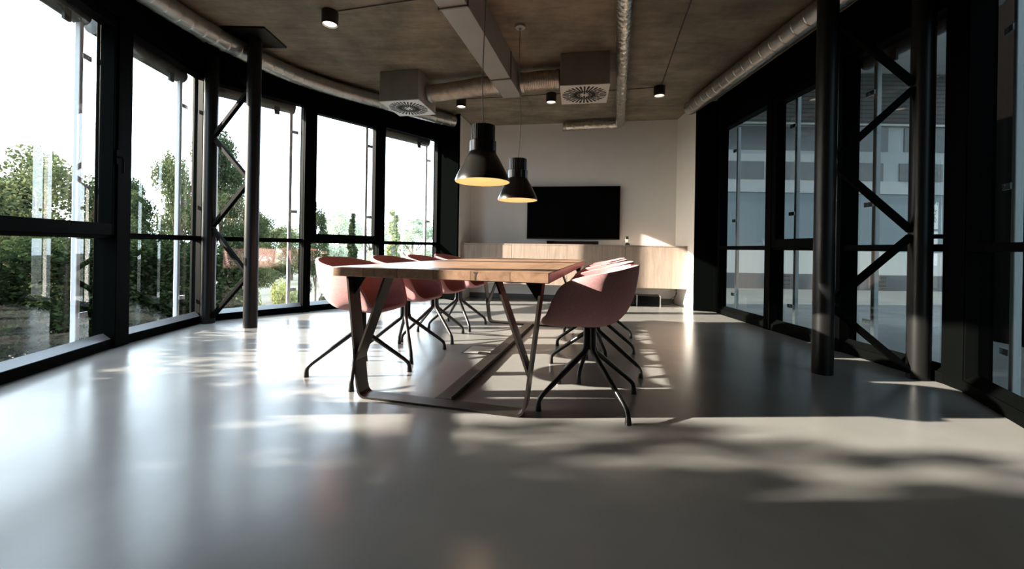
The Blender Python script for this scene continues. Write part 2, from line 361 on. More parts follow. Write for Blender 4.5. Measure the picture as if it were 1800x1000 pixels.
# ------------------------------------------------------------------ facade windows
def window(name, A, B, out, head, sash=False, handle=None, gl='glass', wl=.05, wr=.05):
    """panel between nodes A,B (inner base line); out=+1 if outward is to the left of A->B"""
    a = Vector((*A, 0)); b = Vector((*B, 0)); u = b-a; L = u.length; u.normalize(); n = Vector((-u.y, u.x, 0))*out
    up = Vector((0,0,1)); D = .11
    root = empty(name, a); tag(root, kind='structure')
    def P(m, lo, hi): m.frame_box((0,0,0), u, n, up, lo, hi)
    m = MB()
    P(m, (0, 0, 0), (wl, D, head)); P(m, (L-wr, 0, 0), (L, D, head))
    P(m, (wl, -.012, 0), (L-wr, D, .075)); P(m, (wl, 0, head-.035), (L-wr, D, head))
    m.build('frame', M['black'], root, bevel=.003)
    m = MB(); P(m, (wl, .0, .895), (L-wr, D, .945)); m.build('transom', M['black'], root, bevel=.003)
    m = MB()   # light metal glazing bead sloping on the sill
    z0 = .075
    for (x0, x1) in ((wl, L-wr),):
        pts = [(x0, .0, z0), (x1, .0, z0), (x1, .055, z0+.045), (x0, .055, z0+.045)]
        m.quad([u*p[0]+n*p[1]+up*p[2] for p in pts])
        m.quad([u*p[0]+n*p[1]+up*p[2] for p in [(x0, .055, z0), (x1, .055, z0), (x1, .055, z0+.045), (x0, .055, z0+.045)]])
    m.build('sill_bead', M['alu'] if gl == 'glass' else M['black'], root)
    gx0, gx1 = wl, L-wr
    m = MB()
    m.quad([u*p[0]+n*p[1]+up*p[2] for p in [(gx0, .06, .115), (gx1, .06, .115), (gx1, .06, .9), (gx0, .06, .9)]])
    m.build('pane', M[gl], root)
    zt0, zt1 = .94, head-.035
    if sash:
        s = MB(); w = .062
        P(s, (gx0-.02, -.02, zt0-.02), (gx0+w, .08, zt1+.015)); P(s, (gx1-w, -.02, zt0-.02), (gx1+.02, .08, zt1+.015))
        P(s, (gx0+w, -.02, zt0-.02), (gx1-w, .08, zt0+.075)); P(s, (gx0+w, -.02, zt1-.06), (gx1-w, .08, zt1+.015))
        so = s.build('sash', M['black'], root, bevel=.004)
        if handle:
            h = MB(); hx = gx0+w*.45 if handle == 'a' else gx1-w*.45
            P(h, (hx-.014, -.032, 1.50), (hx+.014, -.02, 1.62))
            h.tube([u*hx+n*-.03+up*1.56, u*hx+n*-.06+up*1.56, u*hx+n*-.065+up*1.54, u*hx+n*-.065+up*1.43], .009, 8)
            h.build('handle', M['black'], so)
        gx0 += w; gx1 -= w; zt0 += .075; zt1 -= .06
    m = MB()
    m.quad([u*p[0]+n*p[1]+up*p[2] for p in [(gx0, .06, zt0), (gx1, .06, zt0), (gx1, .06, zt1), (gx0, .06, zt1)]])
    m.build('pane', M[gl], root)
    return root, a, u, n, L
HL, HR = 2.70, 2.60
wins = []
for i in range(len(L_NODES)-1):
    A, B = L_NODES[i], L_NODES[i+1]
    wins.append(window(f'window_{i+1}', A, B, 1, HL, sash=i in (1, 4), handle='b' if i == 1 else 'a'))
rw = []
for i in range(len(R_NODES)-1):
    A, B = R_NODES[i], R_NODES[i+1]
    rw.append(window(f'window_{i+7}', A, B, 1, HR, sash=i == 1, handle=None, gl='glass_r', wl=.05 if i != 3 else .10, wr=.05 if i != 2 else .07))
# header fascias and mullion covers
def poly_strip(nodes, n0, n1, z0, z1, side):
    m = MB()
    for i in range(len(nodes)-1):
        a = Vector((*nodes[i], 0)); b = Vector((*nodes[i+1], 0)); u = b-a; L = u.length; u.normalize(); n = Vector((-u.y, u.x, 0))*side
        m.frame_box(a, u, n, (0,0,1), (-.03, n0, z0), (L+.03, n1, z1))
    return m
tag(poly_strip(L_NODES, -.02, .16, HL, ZC, 1).build('trim_3', M['black'], bevel=.003), kind='structure')
tag(poly_strip(R_NODES, -.02, .16, HR, ZC, 1).build('trim_4', M['black'], bevel=.003), kind='structure')
k = 5
for i, nd in enumerate(L_NODES[1:-1]):
    m = MB(); m.tube([(nd[0], nd[1]+.0, 0), (nd[0], nd[1], ZC-.02)], .075 if i < 3 else .055, 4)
    ang = [(0.24), (.17), (-.3), (-.84), (-.84)][i]
    m = MB(); hw = .075 if i < 3 else .045
    m.box((-hw, -.035, 0), (hw, .13, HL+.01))
    # local +y must point outward (to -x side): rotate
    a = Vector((*L_NODES[i], 0)); b = Vector((*L_NODES[i+2], 0)); u = (b-a).normalized(); rot = math.atan2(u.y, u.x)
    tag(m.build(f'trim_{k}', M['black'], None, (nd[0], nd[1], 0), rot, bevel=.004), kind='structure'); k += 1
for i, nd in enumerate(R_NODES[1:-1]):
    m = MB(); hw = .05 if i != 2 else .085
    m.box((-hw, -.03, 0), (hw, .13, HR+.01))
    a = Vector((*R_NODES[i], 0)); b = Vector((*R_NODES[i+2], 0)); u = (b-a).normalized(); rot = math.atan2(u.y, u.x)
    tag(m.build(f'trim_{k}', M['black'], None, (nd[0], nd[1], 0), rot, bevel=.004), kind='structure'); k += 1

# ------------------------------------------------------------------ outside roller blinds (rail + cassette)
LP = ['second', 'third', 'fourth', 'fifth', 'sixth']
blind_where_l = [None,
  'pale blind rail and cassette outside the leftmost window in view',
  'pale blind rail and cassette outside the window just left of the left truss column',
  'pale blind rail and cassette outside the window behind the left truss column',
  'thin pale blind rail outside the opening window behind the first left chair',
  'pale blind rail and cassette outside the last left window beside the white back wall']
blind_where_r = [
  'grey blind rail outside the right window nearest the back wall',
  'grey blind rail outside the opening right window with the thick sash',
  'grey blind rail and cassette outside the right window crossed by the zigzag truss column',
  'dark blind rail outside the dark window at the right edge', None]
def blind(win, label, head, cass=True, end='b', group=None):
    RM = M['rail'] if end == 'b' else M['rail_r']
    root_, a, u, n, L = win; up = Vector((0,0,1))
    r = empty('exterior_roller_blind', a + n*.2); tag(r, label, 'blind', group)
    x = L-.14 if end == 'b' else .14
    m = MB(); m.frame_box((0,0,0), u, n, up, (x-.019, -.02, -.25), (x+.019, .02, head-.02)); m.build('guide_rail', RM, r, bevel=.006)
    for z in (.28, 1.3, head-.33):
        m = MB(); s = 1 if end == 'b' else -1
        lo, hi = sorted((x, x+s*.085))
        m.frame_box((0,0,0), u, n, up, (lo, -.03, z-.02), (hi, -.018, z+.02)); m.tube([u*(x+s*.055)+n*-.036+up*z, u*(x+s*.055)+n*-.03+up*z], .012, 10)
        m.build('bracket', RM, r)
    if cass:
        m = MB(); m.tube([u*.0+n*.02+up*(head-.01), u*(L-.1 if end == 'b' else L)+n*.02+up*(head-.01)], .075, 20)
        c = m.build('cassette', M['cass'], r)
        m = MB(); xx = L-.32 if end == 'b' else .32
        m.frame_box((0,0,0), u, n, up, (xx-.03, -.05, head-.15), (xx+.03, -.03, head-.06)); m.build('clip', M['cass'], c)
for i in range(1, 6): blind(wins[i], blind_where_l[i], HL-.03 if i != 4 else HL-.0, cass=True if i != 4 else False, end='b', group='exterior blinds along the left windows')
for i in range(0, 4): blind(rw[i], blind_where_r[i], HR-.0, cass=(i == 2), end='a', group='exterior blinds along the right windows')

# ------------------------------------------------------------------ trussed columns
def truss(label, A, B, r, zsA, zsB, plate, stub):
    root = empty('trussed_column', ((A[0]+B[0])/2, (A[1]+B[1])/2, 0)); tag(root, label, 'column')
    o = root.location; a = Vector((*A, 0))-o; b = Vector((*B, 0))-o
    d = (b-a).normalized()
    for p in (a, b):
        m = MB(); m.tube([p, p+Vector((0,0,ZC-.001))], r, 28); m.build('post', M['post'], root)
    za, zb = sorted(zsA), sorted(zsB)
    nodes = sorted([(z, 0) for z in za]+[(z, 1) for z in zb])
    for (z0, s0), (z1, s1) in zip(nodes, nodes[1:]):
        p0 = (a+d*r*.9 if s0 == 0 else b-d*r*.9)+Vector((0,0,z0+.02)); p1 = (a+d*r*.9 if s1 == 0 else b-d*r*.9)+Vector((0,0,z1-.02))
        m = MB(); m.bar(p0, p1, .042, .042, up=d.cross(Vector((0,0,1)))); m.build('brace', M['black'], root, bevel=.004)
    if plate is not None:
        p = a if plate == 0 else b
        m = MB(); m.box((p.x-.22, p.y-.2, ZC-.022), (p.x+.22, p.y+.2, ZC-.0005)); m.build('cap_plate', M['post'], root)
    if stub:
        s, vec, z = stub; p = a if s == 0 else b
        m = MB(); m.tube([p+Vector((0,0,z)), p+Vector((vec[0], vec[1], z))], .016, 10); m.build('tie_pin', M['post'], root)
    return root
truss('black round-post truss column with zigzag braces before the left windows', (-3.30, 4.40), (-2.715, 4.21), .066,
      [.05, 1.04, 2.02, 2.98], [.54, 1.53, 2.50], 1, (0, (-.12, .03), 1.05))
truss('black round-post truss column with zigzag braces before the right windows', (2.265, 2.93), (2.875, 2.845), .066,
      [.5, 1.53, 2.57], [.03, 1.02, 2.06], None, (1, (.14, -.04), 1.0))

# ------------------------------------------------------------------ table
AX = Vector((.245, .9695, 0)).normalized(); SD = Vector((AX.y, -AX.x, 0)); TANG = math.atan2(AX.y, AX.x)
TC = Vector((-.083, 3.43, 0)); TZ = .75; TT = .053; HL_T, HW_T = 1.345, .615
t = empty('meeting_table', TC, TANG); tag(t, 'long wooden plank meeting table on black flat-steel trestle legs', 'table')
# local: x along axis, y to the left (so -y = camera-right side)
m = MB(); m.box((-HL_T, -HW_T, TZ-TT), (HL_T, HW_T, TZ)); top = m.build('tabletop', M['table'], t, bevel=.004)
m = MB()
yk = .0 - .235
m.quad([(-HL_T-.0008, yk+a_, TZ+b_) for a_, b_ in ((-.013, -.005), (-.004, -.022), (-.002, -.05), (.006, -.046), (.004, -.02), (.014, -.004))])
m.quad([(-HL_T+a_, yk+b_, TZ+.0006) for a_, b_ in ((.003, -.013), (.05, -.002), (.003, .013))])
m.build('knot_crack', M['woodend'], top)
BWD, BT = .10, .012
def strip(path, w, th, closed=False):
    """flat bar following path in the y-z plane (list of (y,z)); width w along x, thickness th in plane"""
    m = MB(); P = [Vector((0, y, z)) for y, z in path]; n = len(P); b = 0
    rows = []
    for i, p in enumerate(P):
        t_ = (P[min(i+1, n-1)]-P[max(i-1, 0)]).normalized(); nn = Vector((0, -t_.z, t_.y))
        rows.append([p+nn*th/2+Vector((-w/2,0,0)), p+nn*th/2+Vector((w/2,0,0)), p-nn*th/2+Vector((w/2,0,0)), p-nn*th/2+Vector((-w/2,0,0))])
    for r in rows: m.v += [tuple(q) for q in r]
    for i in range(n-1):
        for k_ in range(4):
            k2 = (k_+1) % 4; m.f.append((i*4+k_, i*4+k2, (i+1)*4+k2, (i+1)*4+k_))
    m.f.append((3, 2, 1, 0)); e = (n-1)*4; m.f.append((e, e+1, e+2, e+3))
    return m
ZB = TZ-TT
for xx in (-1.235, 1.235):
    fr = empty('trestle_frame', (xx, 0, 0)); fr.parent = t
    pth = [(.565, ZB)]
    # left leg down, rounded corner, bottom, rounded corner, right leg up
    cr = .045; yb = .482
    pth += [(.49, cr+.02)]
    for q in range(0, 7):
        a_ = q/6*PI/2; pth.append((yb-cr+cr*math.cos(a_)+.003, BT/2+cr-cr*math.sin(a_)))
    for q in range(0, 7):
        a_ = (1-q/6)*PI/2; pth.append((-(yb-cr+cr*math.cos(a_)+.003), BT/2+cr-cr*math.sin(a_)))
    pth += [(-.49, cr+.02), (-.565, ZB)]
    o = strip(pth, BWD, BT).build('leg_loop', M['steel'], fr, angle=30)
    for s in (1, -1):
        strip([(s*.505, .215), (s*.325, ZB)], BWD*.95, BT).build('strut', M['steel'], fr)
        m = MB()
        for e in (-.004, .004): m.quad([(e, s*.557, ZB), (e, s*.47, ZB), (e, s*.548, ZB-.115)])
        m.quad([(-.004, s*.47, ZB), (.004, s*.47, ZB), (.004, s*.548, ZB-.115), (-.004, s*.548, ZB-.115)])
        m.build('gusset', M['leg'], fr)
m = MB(); m.box((-1.18, -.052, 0.0), (1.18, .052, .012)); m.box((-1.18, -.052, 0), (1.18, -.045, .03)); m.build('floor_bar', M['steel'], t, bevel=.002)

# ------------------------------------------------------------------ chairs
RIM = [(.262, 0, .470), (.258, .09, .470), (.246, .165, .472), (.218, .230, .515), (.180, .260, .605), (.142, .274, .672), (.090, .284, .708), (.015, .288, .732),
       (-.075, .278, .750), (-.145, .245, .765), (-.20, .19, .779), (-.24, .11, .788), (-.258, 0, .791)]
RIM = [(x, y*.955, z) for x, y, z in RIM]
RIM = RIM + [(x, -y, z) for x, y, z in reversed(RIM[1:-1])]
def catmull(P, n):
    out = []; L = len(P)
    for i in range(L):
        p0, p1, p2, p3 = (Vector(P[(i+j-1) % L]) for j in range(4))
        for k_ in range(n):
            t_ = k_/n
            out.append(.5*((2*p1)+(-p0+p2)*t_+(2*p0-5*p1+4*p2-p3)*t_*t_+(-p0+3*p1-3*p2+p3)*t_**3))
    return out
def chair_shell():
    m = MB(); R = catmull(RIM, 3); n = len(R); V = 16; c = Vector((.01, 0, .448))
    m.v.append(tuple(c))
    for j in range(1, V+1):
        s = j/V
        for r in R:
            back = max(0, min(1, (-r.x+.05)/.25))
            kx = .93 if r.x > 0 else .80; cor = Vector((r.x*kx, r.y*.86, .437+.012*max(0, r.x/.26)))
            P1 = c.lerp(cor, .80); P2 = cor.lerp(r, .22) + Vector((r.x, r.y, 0))*.06
            P1.z = .440; 
            p = c*(1-s)**3 + P1*3*s*(1-s)**2 + P2*3*s*s*(1-s) + r*s**3
            m.v.append(tuple(p))
    for k_ in range(n): m.f.append((0, 1+k_, 1+(k_+1) % n))
    for j in range(V-1):
        for k_ in range(n):
            k2 = (k_+1) % n; a_ = 1+j*n
            m.f.append((a_+k_, a_+n+k_, a_+n+k2, a_+k2))
    return m
def make_chair():
    root = empty('swivel_armchair')
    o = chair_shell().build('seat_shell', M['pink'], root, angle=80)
    o.data.materials.clear(); o.data.materials.append(M['pink_in_shade']); o.data.materials.append(M['pink'])
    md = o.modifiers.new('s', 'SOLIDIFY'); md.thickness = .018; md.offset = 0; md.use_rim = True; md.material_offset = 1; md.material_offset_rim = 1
    md = o.modifiers.new('b', 'BEVEL'); md.width = .006; md.segments = 2; md.limit_method = 'ANGLE'; md.angle_limit = math.radians(50)
    base = empty('swivel_base'); base.parent = root
    m = MB(); m.lathe([(0, .30), (.014, .30), (.016, .428), (.06, .430), (.07, .440), (0, .440)], n=20); m.build('hub', M['leg'], base)
    for k_ in range(4):
        a_ = k_*PI/2; ca, sa = math.cos(a_), math.sin(a_)
        prof = [(.024, .432), (.025, .36), (.027, .315), (.036, .287), (.06, .268), (.18, .176), (.295, .088), (.318, .066), (.327, .045), (.3285, .026)]
        m = MB(); m.tube([(ca*r, sa*r, z) for r, z in prof], [.0165, .0165, .016, .0158, .0155, .0145, .013, .013, .013, .013], 12)
        lg = m.build('leg', M['leg'], base, angle=60)
        m = MB(); m.tube([(ca*.3275, sa*.3275, .040), (ca*.329, sa*.329, .012), (ca*.3295, sa*.3295, 0.0)], [.0135, .0165, .017], 12); m.build('foot_glide', M['plastic'], lg)
    return root
c0 = make_chair(); first = True
def deg(v): return math.degrees(math.atan2(v[1], v[0]))
LPOS = [(-.905, .738, -77), (-.315, .725, -67), (.27, .74, -50), (.865, .73, -62)]
RPOS = [(-.955, .795, 25), (-.335, .790, -28), (.275, .765, -22), (.86, .765, -15)]
lab_l = ['pink shell armchair at the left side of the table, nearest the camera', 'pink shell armchair second from the near end on the left of the table',
         'pink shell armchair third from the near end on the left of the table', 'pink shell armchair at the far end on the left of the table']
lab_r = ['pink shell armchair at the right side of the table, nearest the camera', 'pink shell armchair second from the near end on the right of the table',
         'pink shell armchair third from the near end on the right of the table', 'pink shell armchair at the far end on the right of the table']
for side, lst, labs in ((-1, LPOS, lab_l), (1, RPOS, lab_r)):
    for (al, sd, br), lb in zip(lst, labs):
        o = c0 if first else copy_tree(c0); first = False
        p = TC + AX*al + SD*sd*side; o.location = (p.x, p.y, 0)
        face = math.atan2(-SD.y*side, -SD.x*side); o.rotation_euler = (0, 0, face)
        for ch in o.children:
            if ch.type == 'EMPTY': ch.rotation_euler = (0, 0, math.radians(br)-face)
        tag(o, lb, 'chair', 'pink armchairs around the meeting table')

# ------------------------------------------------------------------ pendants
def pendant(label, X, Y, slack):
    z0 = 1.335
    root = empty('pendant_lamp', (X, Y, z0)); tag(root, label, 'lamp', 'pendant lamps over the table')
    prof = [(.195, 0), (.1935, .012), (.183, .04), (.166, .075), (.147, .112), (.124, .155), (.103, .19), (.0955, .205), (.0945, .215), (.0945, .285), (.088, .291)]
    m = MB(); m.lathe(prof, n=56); m.lathe([(.195, 0), (.1915, 0)], n=56); sh = m.build('lamp_shade', M['shade'], root, angle=30)
    m = MB(); m.lathe([(.1915, 0), (.189, .012), (.178, .04), (.161, .075), (.142, .112), (.119, .155), (.098, .19), (.05, .20), (0, .20)], n=56); m.build('reflector', M['gold'], sh)
    m = MB(); nr = 28
    m.lathe([(.072, .285), (.072, .395), (.066, .400), (0, .400)], n=32)
    for q in range(nr):
        a_ = 2*PI*q/nr; u = (math.cos(a_), math.sin(a_), 0); v_ = (-math.sin(a_), math.cos(a_), 0)
        m.frame_box((0,0,0), u, v_, (0,0,1), (.068, -.0045, .288), (.084, .0045, .398))
    m.build('ribbed_housing', M['plastic'], root)
    m = MB(); m.lathe([(0, .15), (.03, .15), (.045, .17), (.03, .199)], n=20); m.build('bulb', M['bulb'], root)
    top_ = ZC-z0
    m = MB(); pts = []
    for q in range(25):
        s = q/24; z = .40+(top_-.03-.40)*s
        pts.append((slack*math.sin(s*PI*1.6)*(1-s)*1.2, 0, z))
    m.tube(pts, .0035, 6); m.build('cord', M['steelcord'], root)
    m = MB(); m.lathe([(0, top_-.05), (.012, top_-.05), (.014, top_-.028), (.048, top_-.024), (.05, top_-.001), (0, top_-.001)], n=24); m.build('ceiling_canopy', M['sheet'], root)
    ld = bpy.data.lights.new('pendant_light', 'POINT'); ld.energy = 1.5; ld.specular_factor = .15; ld.color = (1, .73, .45); ld.shadow_soft_size = .03
    lo = bpy.data.objects.new('pendant_light', ld); COL.objects.link(lo); lo.parent = root; lo.location = (0, 0, .12)
pendant('larger black bell pendant lamp with gold inside, nearer the camera', -.218, 2.87, -.012)
pendant('smaller-looking black bell pendant lamp with gold inside, before the television', .045, 3.92, .022)

# ------------------------------------------------------------------ television wall
front_off = .50
def wallp(s, off, z): return Vector((*BACK_L, 0)) + bd*s + bn*off + Vector((0,0,z))
WROT = math.atan2(bd.y, bd.x)
# px -> along wall: solved numerically
def s_for_px(px, off, z):
    lo, hi = -1., 6.
    for _ in range(60):
        md_ = (lo+hi)/2; p = wallp(md_, off, z); u = p.x/p.y; v_ = (z-H)/p.y
        x = 900+(u*math.cos(ROLL)+v_*math.sin(ROLL))*F
        if x < px: lo = md_
        else: hi = md_
    return lo
tv0, tv1 = s_for_px(926.5, .07, 1.5), s_for_px(1090, .07, 1.5)
ztv0, ztv1 = 1.035, 1.935
tv = empty('television', wallp((tv0+tv1)/2, 0, ztv0), WROT); tag(tv, 'large black flat television mounted on the white back wall', 'television')
w = (tv1-tv0)/2
m = MB(); m.box((-w, -.075, 0), (w, -.03, ztv1-ztv0)); m.build('casing', M['plastic'], tv, bevel=.004)
m = MB(); m.box((-w+.012, -.0765, .018), (w-.012, -.0745, ztv1-ztv0-.012)); m.build('screen', M['tv'], tv)
m = MB(); m.box((-.25, -.03, .25), (.25, 0, .6)); m.build('wall_bracket', M['plastic'], tv)
# cabinet
cb0 = .0; zc0, zc1 = .285, .945; dep = .52
cr = empty('wall_cabinet', wallp(0, 0, zc0), WROT); tag(cr, 'long pale oak wall-hung cabinet with four flat doors under the television', 'cabinet')
xl, xr = s_for_px(808, dep, .6), s_for_px(1208, dep, .6)
m = MB(); m.box((xl, -dep+.02, 0), (xr, -.002, zc1-zc0-.02)); m.build('carcass', M['oak'], cr)
m = MB(); m.box((xl, -dep+.004, zc1-zc0-.02), (xr, -.002, zc1-zc0)); m.build('cabinet_top', M['oak'], cr)
ed = [xl] + [s_for_px(p, dep, .6) for p in (899.5, 997, 1099)] + [xr]
for e0, e1 in zip(ed, ed[1:]):
    m = MB(); m.box((e0+.003, -dep, .003), (e1-.003, -dep+.0195, zc1-zc0-.025)); m.build('door', M['oak'], cr, bevel=.002)
def on_cab(px, off, z=.95): return wallp(s_for_px(px, off, z), off, z)
p = on_cab(1006, .28, zc1)
sb = empty('soundbar', p, WROT); tag(sb, 'slim black soundbar lying on the cabinet under the television', 'soundbar')
m = MB(); m.box((-.42, -.05, .004), (.42, .05, .058)); b_ = m.build('body', M['plastic'], sb, bevel=.008)
m = MB(); m.box((-.41, -.0525, .01), (.41, -.049, .05)); m.build('grille', M['tv'], sb)
for s in (-1, 1):
    m = MB(); m.box((s*.35-.03, -.04, 0), (s*.35+.03, .04, .006)); m.build('foot', M['plastic'], sb)
p = on_cab(1102, .30, zc1)
ph = empty('cordless_phone', p, WROT); tag(ph, 'small black cordless phone standing on the cabinet right of the television', 'phone')
m = MB(); m.box((-.04, -.04, 0), (.04, .04, .03)); m.build('charging_cradle', M['plastic'], ph, bevel=.008)
m = MB(); m.frame_box((0, .005, .012), (1,0,0), (0,.97,-.24), (0,.24,.97), (-.026, -.012, 0), (.026, .012, .135)); hs = m.build('handset', M['plastic'], ph, bevel=.006)
m = MB(); m.frame_box((0, .005, .012), (1,0,0), (0,.97,-.24), (0,.24,.97), (-.02, -.014, .03), (.02, -.0125, .085)); m.build('keypad', simple('phone_keys', (.4, .38, .34), .4), hs)
# things on the floor below the cabinet
fdir = WROT
avr = empty('amplifier_box', (2.145, 6.37, 0), WROT); tag(avr, 'black amplifier box on the floor under the right half of the cabinet', 'amplifier')
m = MB(); m.box((-.17, -.13, .014), (.17, .13, .165)); bx = m.build('casing', M['plastic'], avr, bevel=.004)
for s in (-1, 1):
    m = MB(); m.box((s*.172-.006, -.137, .0), (s*.172+.006, .13, .172)); m.build('side_panel', M['sheet'], avr)
m = MB(); m.box((-.163, -.134, .02), (.163, -.1295, .16)); m.build('front_panel', M['tv'], avr)
dvd = empty('media_box', (1.86, 6.47, 0), WROT); tag(dvd, 'flat dark media box on the floor left of the amplifier', 'media player')
m = MB(); m.box((-.2, -.11, .01), (.1, .11, .15)); m.build('casing', M['plastic'], dvd, bevel=.004)
m = MB(); m.box((-.21, -.13, .15), (.11, .11, .165)); m.build('lid', M['leg'], dvd)
so = empty('power_socket', wallp(s_for_px(1188, 0, .22), 0, .235), WROT); tag(so, 'white wall socket with a black plug under the cabinet', 'socket')
m = MB(); m.box((-.085, -.012, -.045), (.045, 0, .045)); m.build('cover_plate', M['whiteplastic'], so, bevel=.003)
m = MB(); m.lathe([(0, 0), (.02, 0), (.02, .035), (0, .035)], n=14)
pl = m.build('plug', M['plastic'], so, (.01, -.012, -.005)); pl.rotation_euler = (PI/2, 0, 0)
cw = wallp(s_for_px(1188, 0, .22), .05, 0)
m = MB(); pts = []
for q in range(60):
    s = q/59
    pts.append((cw.x-.02-.42*s+.07*math.sin(9*s), cw.y-.02-.12*s+.05*math.cos(7*s), max(.006, .22*(1-s*2.6)+.05*math.sin(s*12)*(1-s))))
m.tube(pts, .005, 6); o = m.build('power_cable', M['cord']); tag(o, 'thin black cable trailing from the wall socket to the floor', 'cable')
m = MB(); pts = []
for q in range(50):
    s = q/49
    pts.append((cw.x-.04-.30*s+.06*math.sin(6.3*s), cw.y-.08-.08*s+.03*math.cos(9*s), .006+.30*(1-s)**2*(1 if s < 1 else 0)))
m.tube(pts, .004, 6); o = m.build('power_cable', M['cord']); tag(o, 'second black cable hanging in a loop beside the wall socket', 'cable')
pa = empty('power_adapter', wallp(s_for_px(1202, .2, .1), .2, 0), WROT); tag(pa, 'upright white power adapter on the floor in the right back corner', 'adapter')
m = MB(); m.box((-.04, -.06, 0), (.04, .06, .21)); m.build('casing', M['whiteplastic'], pa, bevel=.012)
m = MB(); m.tube([(-.03, 0, .2), (-.06, 0, .215), (-.075, 0, .16), (-.07, 0, .1)], .006, 8); m.build('lead', M['whiteplastic'], pa)
# floor outlet hatch below the table
fo = empty('floor_outlet', (-.235, 3.42, 0), TANG-PI/2); tag(fo, 'square floor outlet hatch with a small black cable opening under the table', 'floor outlet')
m = MB(); m.box((-.13, -.13, 0), (.13, .13, .0025)); m.build('lid', simple('hatch_lid', (.33, .32, .30), .35), fo)
m = MB()
for lo, hi in (((-.137, -.137), (.137, -.13)), ((-.137, .13), (.137, .137)), ((-.137, -.13), (-.13, .13)), ((.13, -.13), (.137, .13))): m.box((*lo, 0), (*hi, .004))
m.build('rim', M['steel'], fo)
m = MB(); m.box((.0, -.125, .0025), (.085, -.09, .012)); m.build('cable_opening', M['plastic'], fo)

# ------------------------------------------------------------------ ceiling services
def spiral_duct(name, path, r, mat, pitch, bead, n=24, flange=None):
    """smooth path resampled; raised seams every pitch"""
    P = [Vector(p) for p in path]; pts = []
    for i in range(len(P)-1):
        p0, p1, p2, p3 = P[max(i-1, 0)], P[i], P[i+1], P[min(i+2, len(P)-1)]
        for q in range(40):
            t_ = q/40
            pts.append(.5*((2*p1)+(-p0+p2)*t_+(2*p0-5*p1+4*p2-p3)*t_*t_+(-p0+3*p1-3*p2+p3)*t_**3))
    pts.append(P[-1])
    # arc-length resample
    acc = [0]
    for a_, b_ in zip(pts, pts[1:]): acc.append(acc[-1]+(b_-a_).length)
    L = acc[-1]
    def at(d):
        d = max(0, min(L, d)); j = 0
        import bisect
        j = min(len(acc)-2, max(0, bisect.bisect(acc, d)-1)); f = (d-acc[j])/max(1e-9, acc[j+1]-acc[j]); return pts[j].lerp(pts[j+1], f)
    path2, rad = [], []; d = 0
    while d < L-.001:
        for dd, rr in ((0, r), (.005, r), (.009, r+bead), (.014, r+bead), (.018, r), (.023, r)):
            if d+dd < L: path2.append(at(d+dd)); rad.append(rr)
        if pitch > .06:
            path2.append(at(d+pitch*.5)) if d+pitch*.5 < L else None
            if d+pitch*.5 < L: rad.append(r)
        d += pitch
    path2.append(at(L)); rad.append(r)
    m = MB(); m.tube(path2, rad, n); return m
m = spiral_duct('', [(-2.95, 1.2, 2.90), (-3.02, 2.3, 2.90), (-3.03, 3.0, 2.90), (-3.0, 3.6, 2.90), (-2.90, 4.15, 2.90), (-2.71, 4.72, 2.90), (-2.38, 5.20, 2.90), (-1.90, 5.67, 2.90), (-1.40, 6.16, 2.90), (-.97, 6.58-.06, 2.90)], .092, M['galv'], .13, .004)
d1 = m.build('round_duct', M['galv'], angle=50); tag(d1, 'curved galvanised round duct running along the top of the left windows', 'duct')
m = MB()
for px_, dia in ((9, .1),):
    pass
m = spiral_duct('', [(2.66, .9, 2.90), (2.60, 2.4, 2.90), (2.545, 3.6, 2.90), (2.50, 5.74, 2.90)], .095, M['galv'], .15, .004)
d2 = m.build('round_duct', M['galv'], angle=50); tag(d2, 'straight galvanised round duct running along the top of the right windows', 'duct')
# foil-covered duct with elbow at the back wall
def foil(path, r, n=28):
    rnd = random.Random(3); P = [Vector(p) for p in path]; out, rad = [], []
    for a_, b_ in zip(P, P[1:]):
        L = (b_-a_).length; k_ = max(2, int(L/.02))
        for q in range(k_): out.append(a_.lerp(b_, q/k_)); rad.append(r+rnd.uniform(-.0025, .0025))
    out.append(P[-1]); rad.append(r)
    m = MB(); m.tube(out, rad, n)
    for i in range(len(m.v)):
        v_ = m.v[i]; m.v[i] = (v_[0]+rnd.uniform(-.004, .004), v_[1]+rnd.uniform(-.004, .004), v_[2]+rnd.uniform(-.004, .004))
    return m
e = Vector((1.735, 6.60, 2.925)); st = Vector((.30, 1.0, 2.925)); en = Vector((.86, 6.80, 2.925))
dv = (e-st).normalized(); dw = (en-e).normalized(); arc = []
for q in range(7):
    t_ = q/6; arc.append((e-dv*.09)*(1-t_)**2 + e*2*t_*(1-t_) + (e+dw*.09)*t_*t_)
m = foil([st]+arc+[en], .068); d3 = m.build('foil_duct', M['foil'], angle=80); tag(d3, 'crinkled silver foil duct crossing the ceiling and turning left at the back wall', 'duct')
m = MB(); m.tube([en-dw*.02, en+dw*.03], [.07, .072], 24); m.build('end_cap', M['galv'], d3)
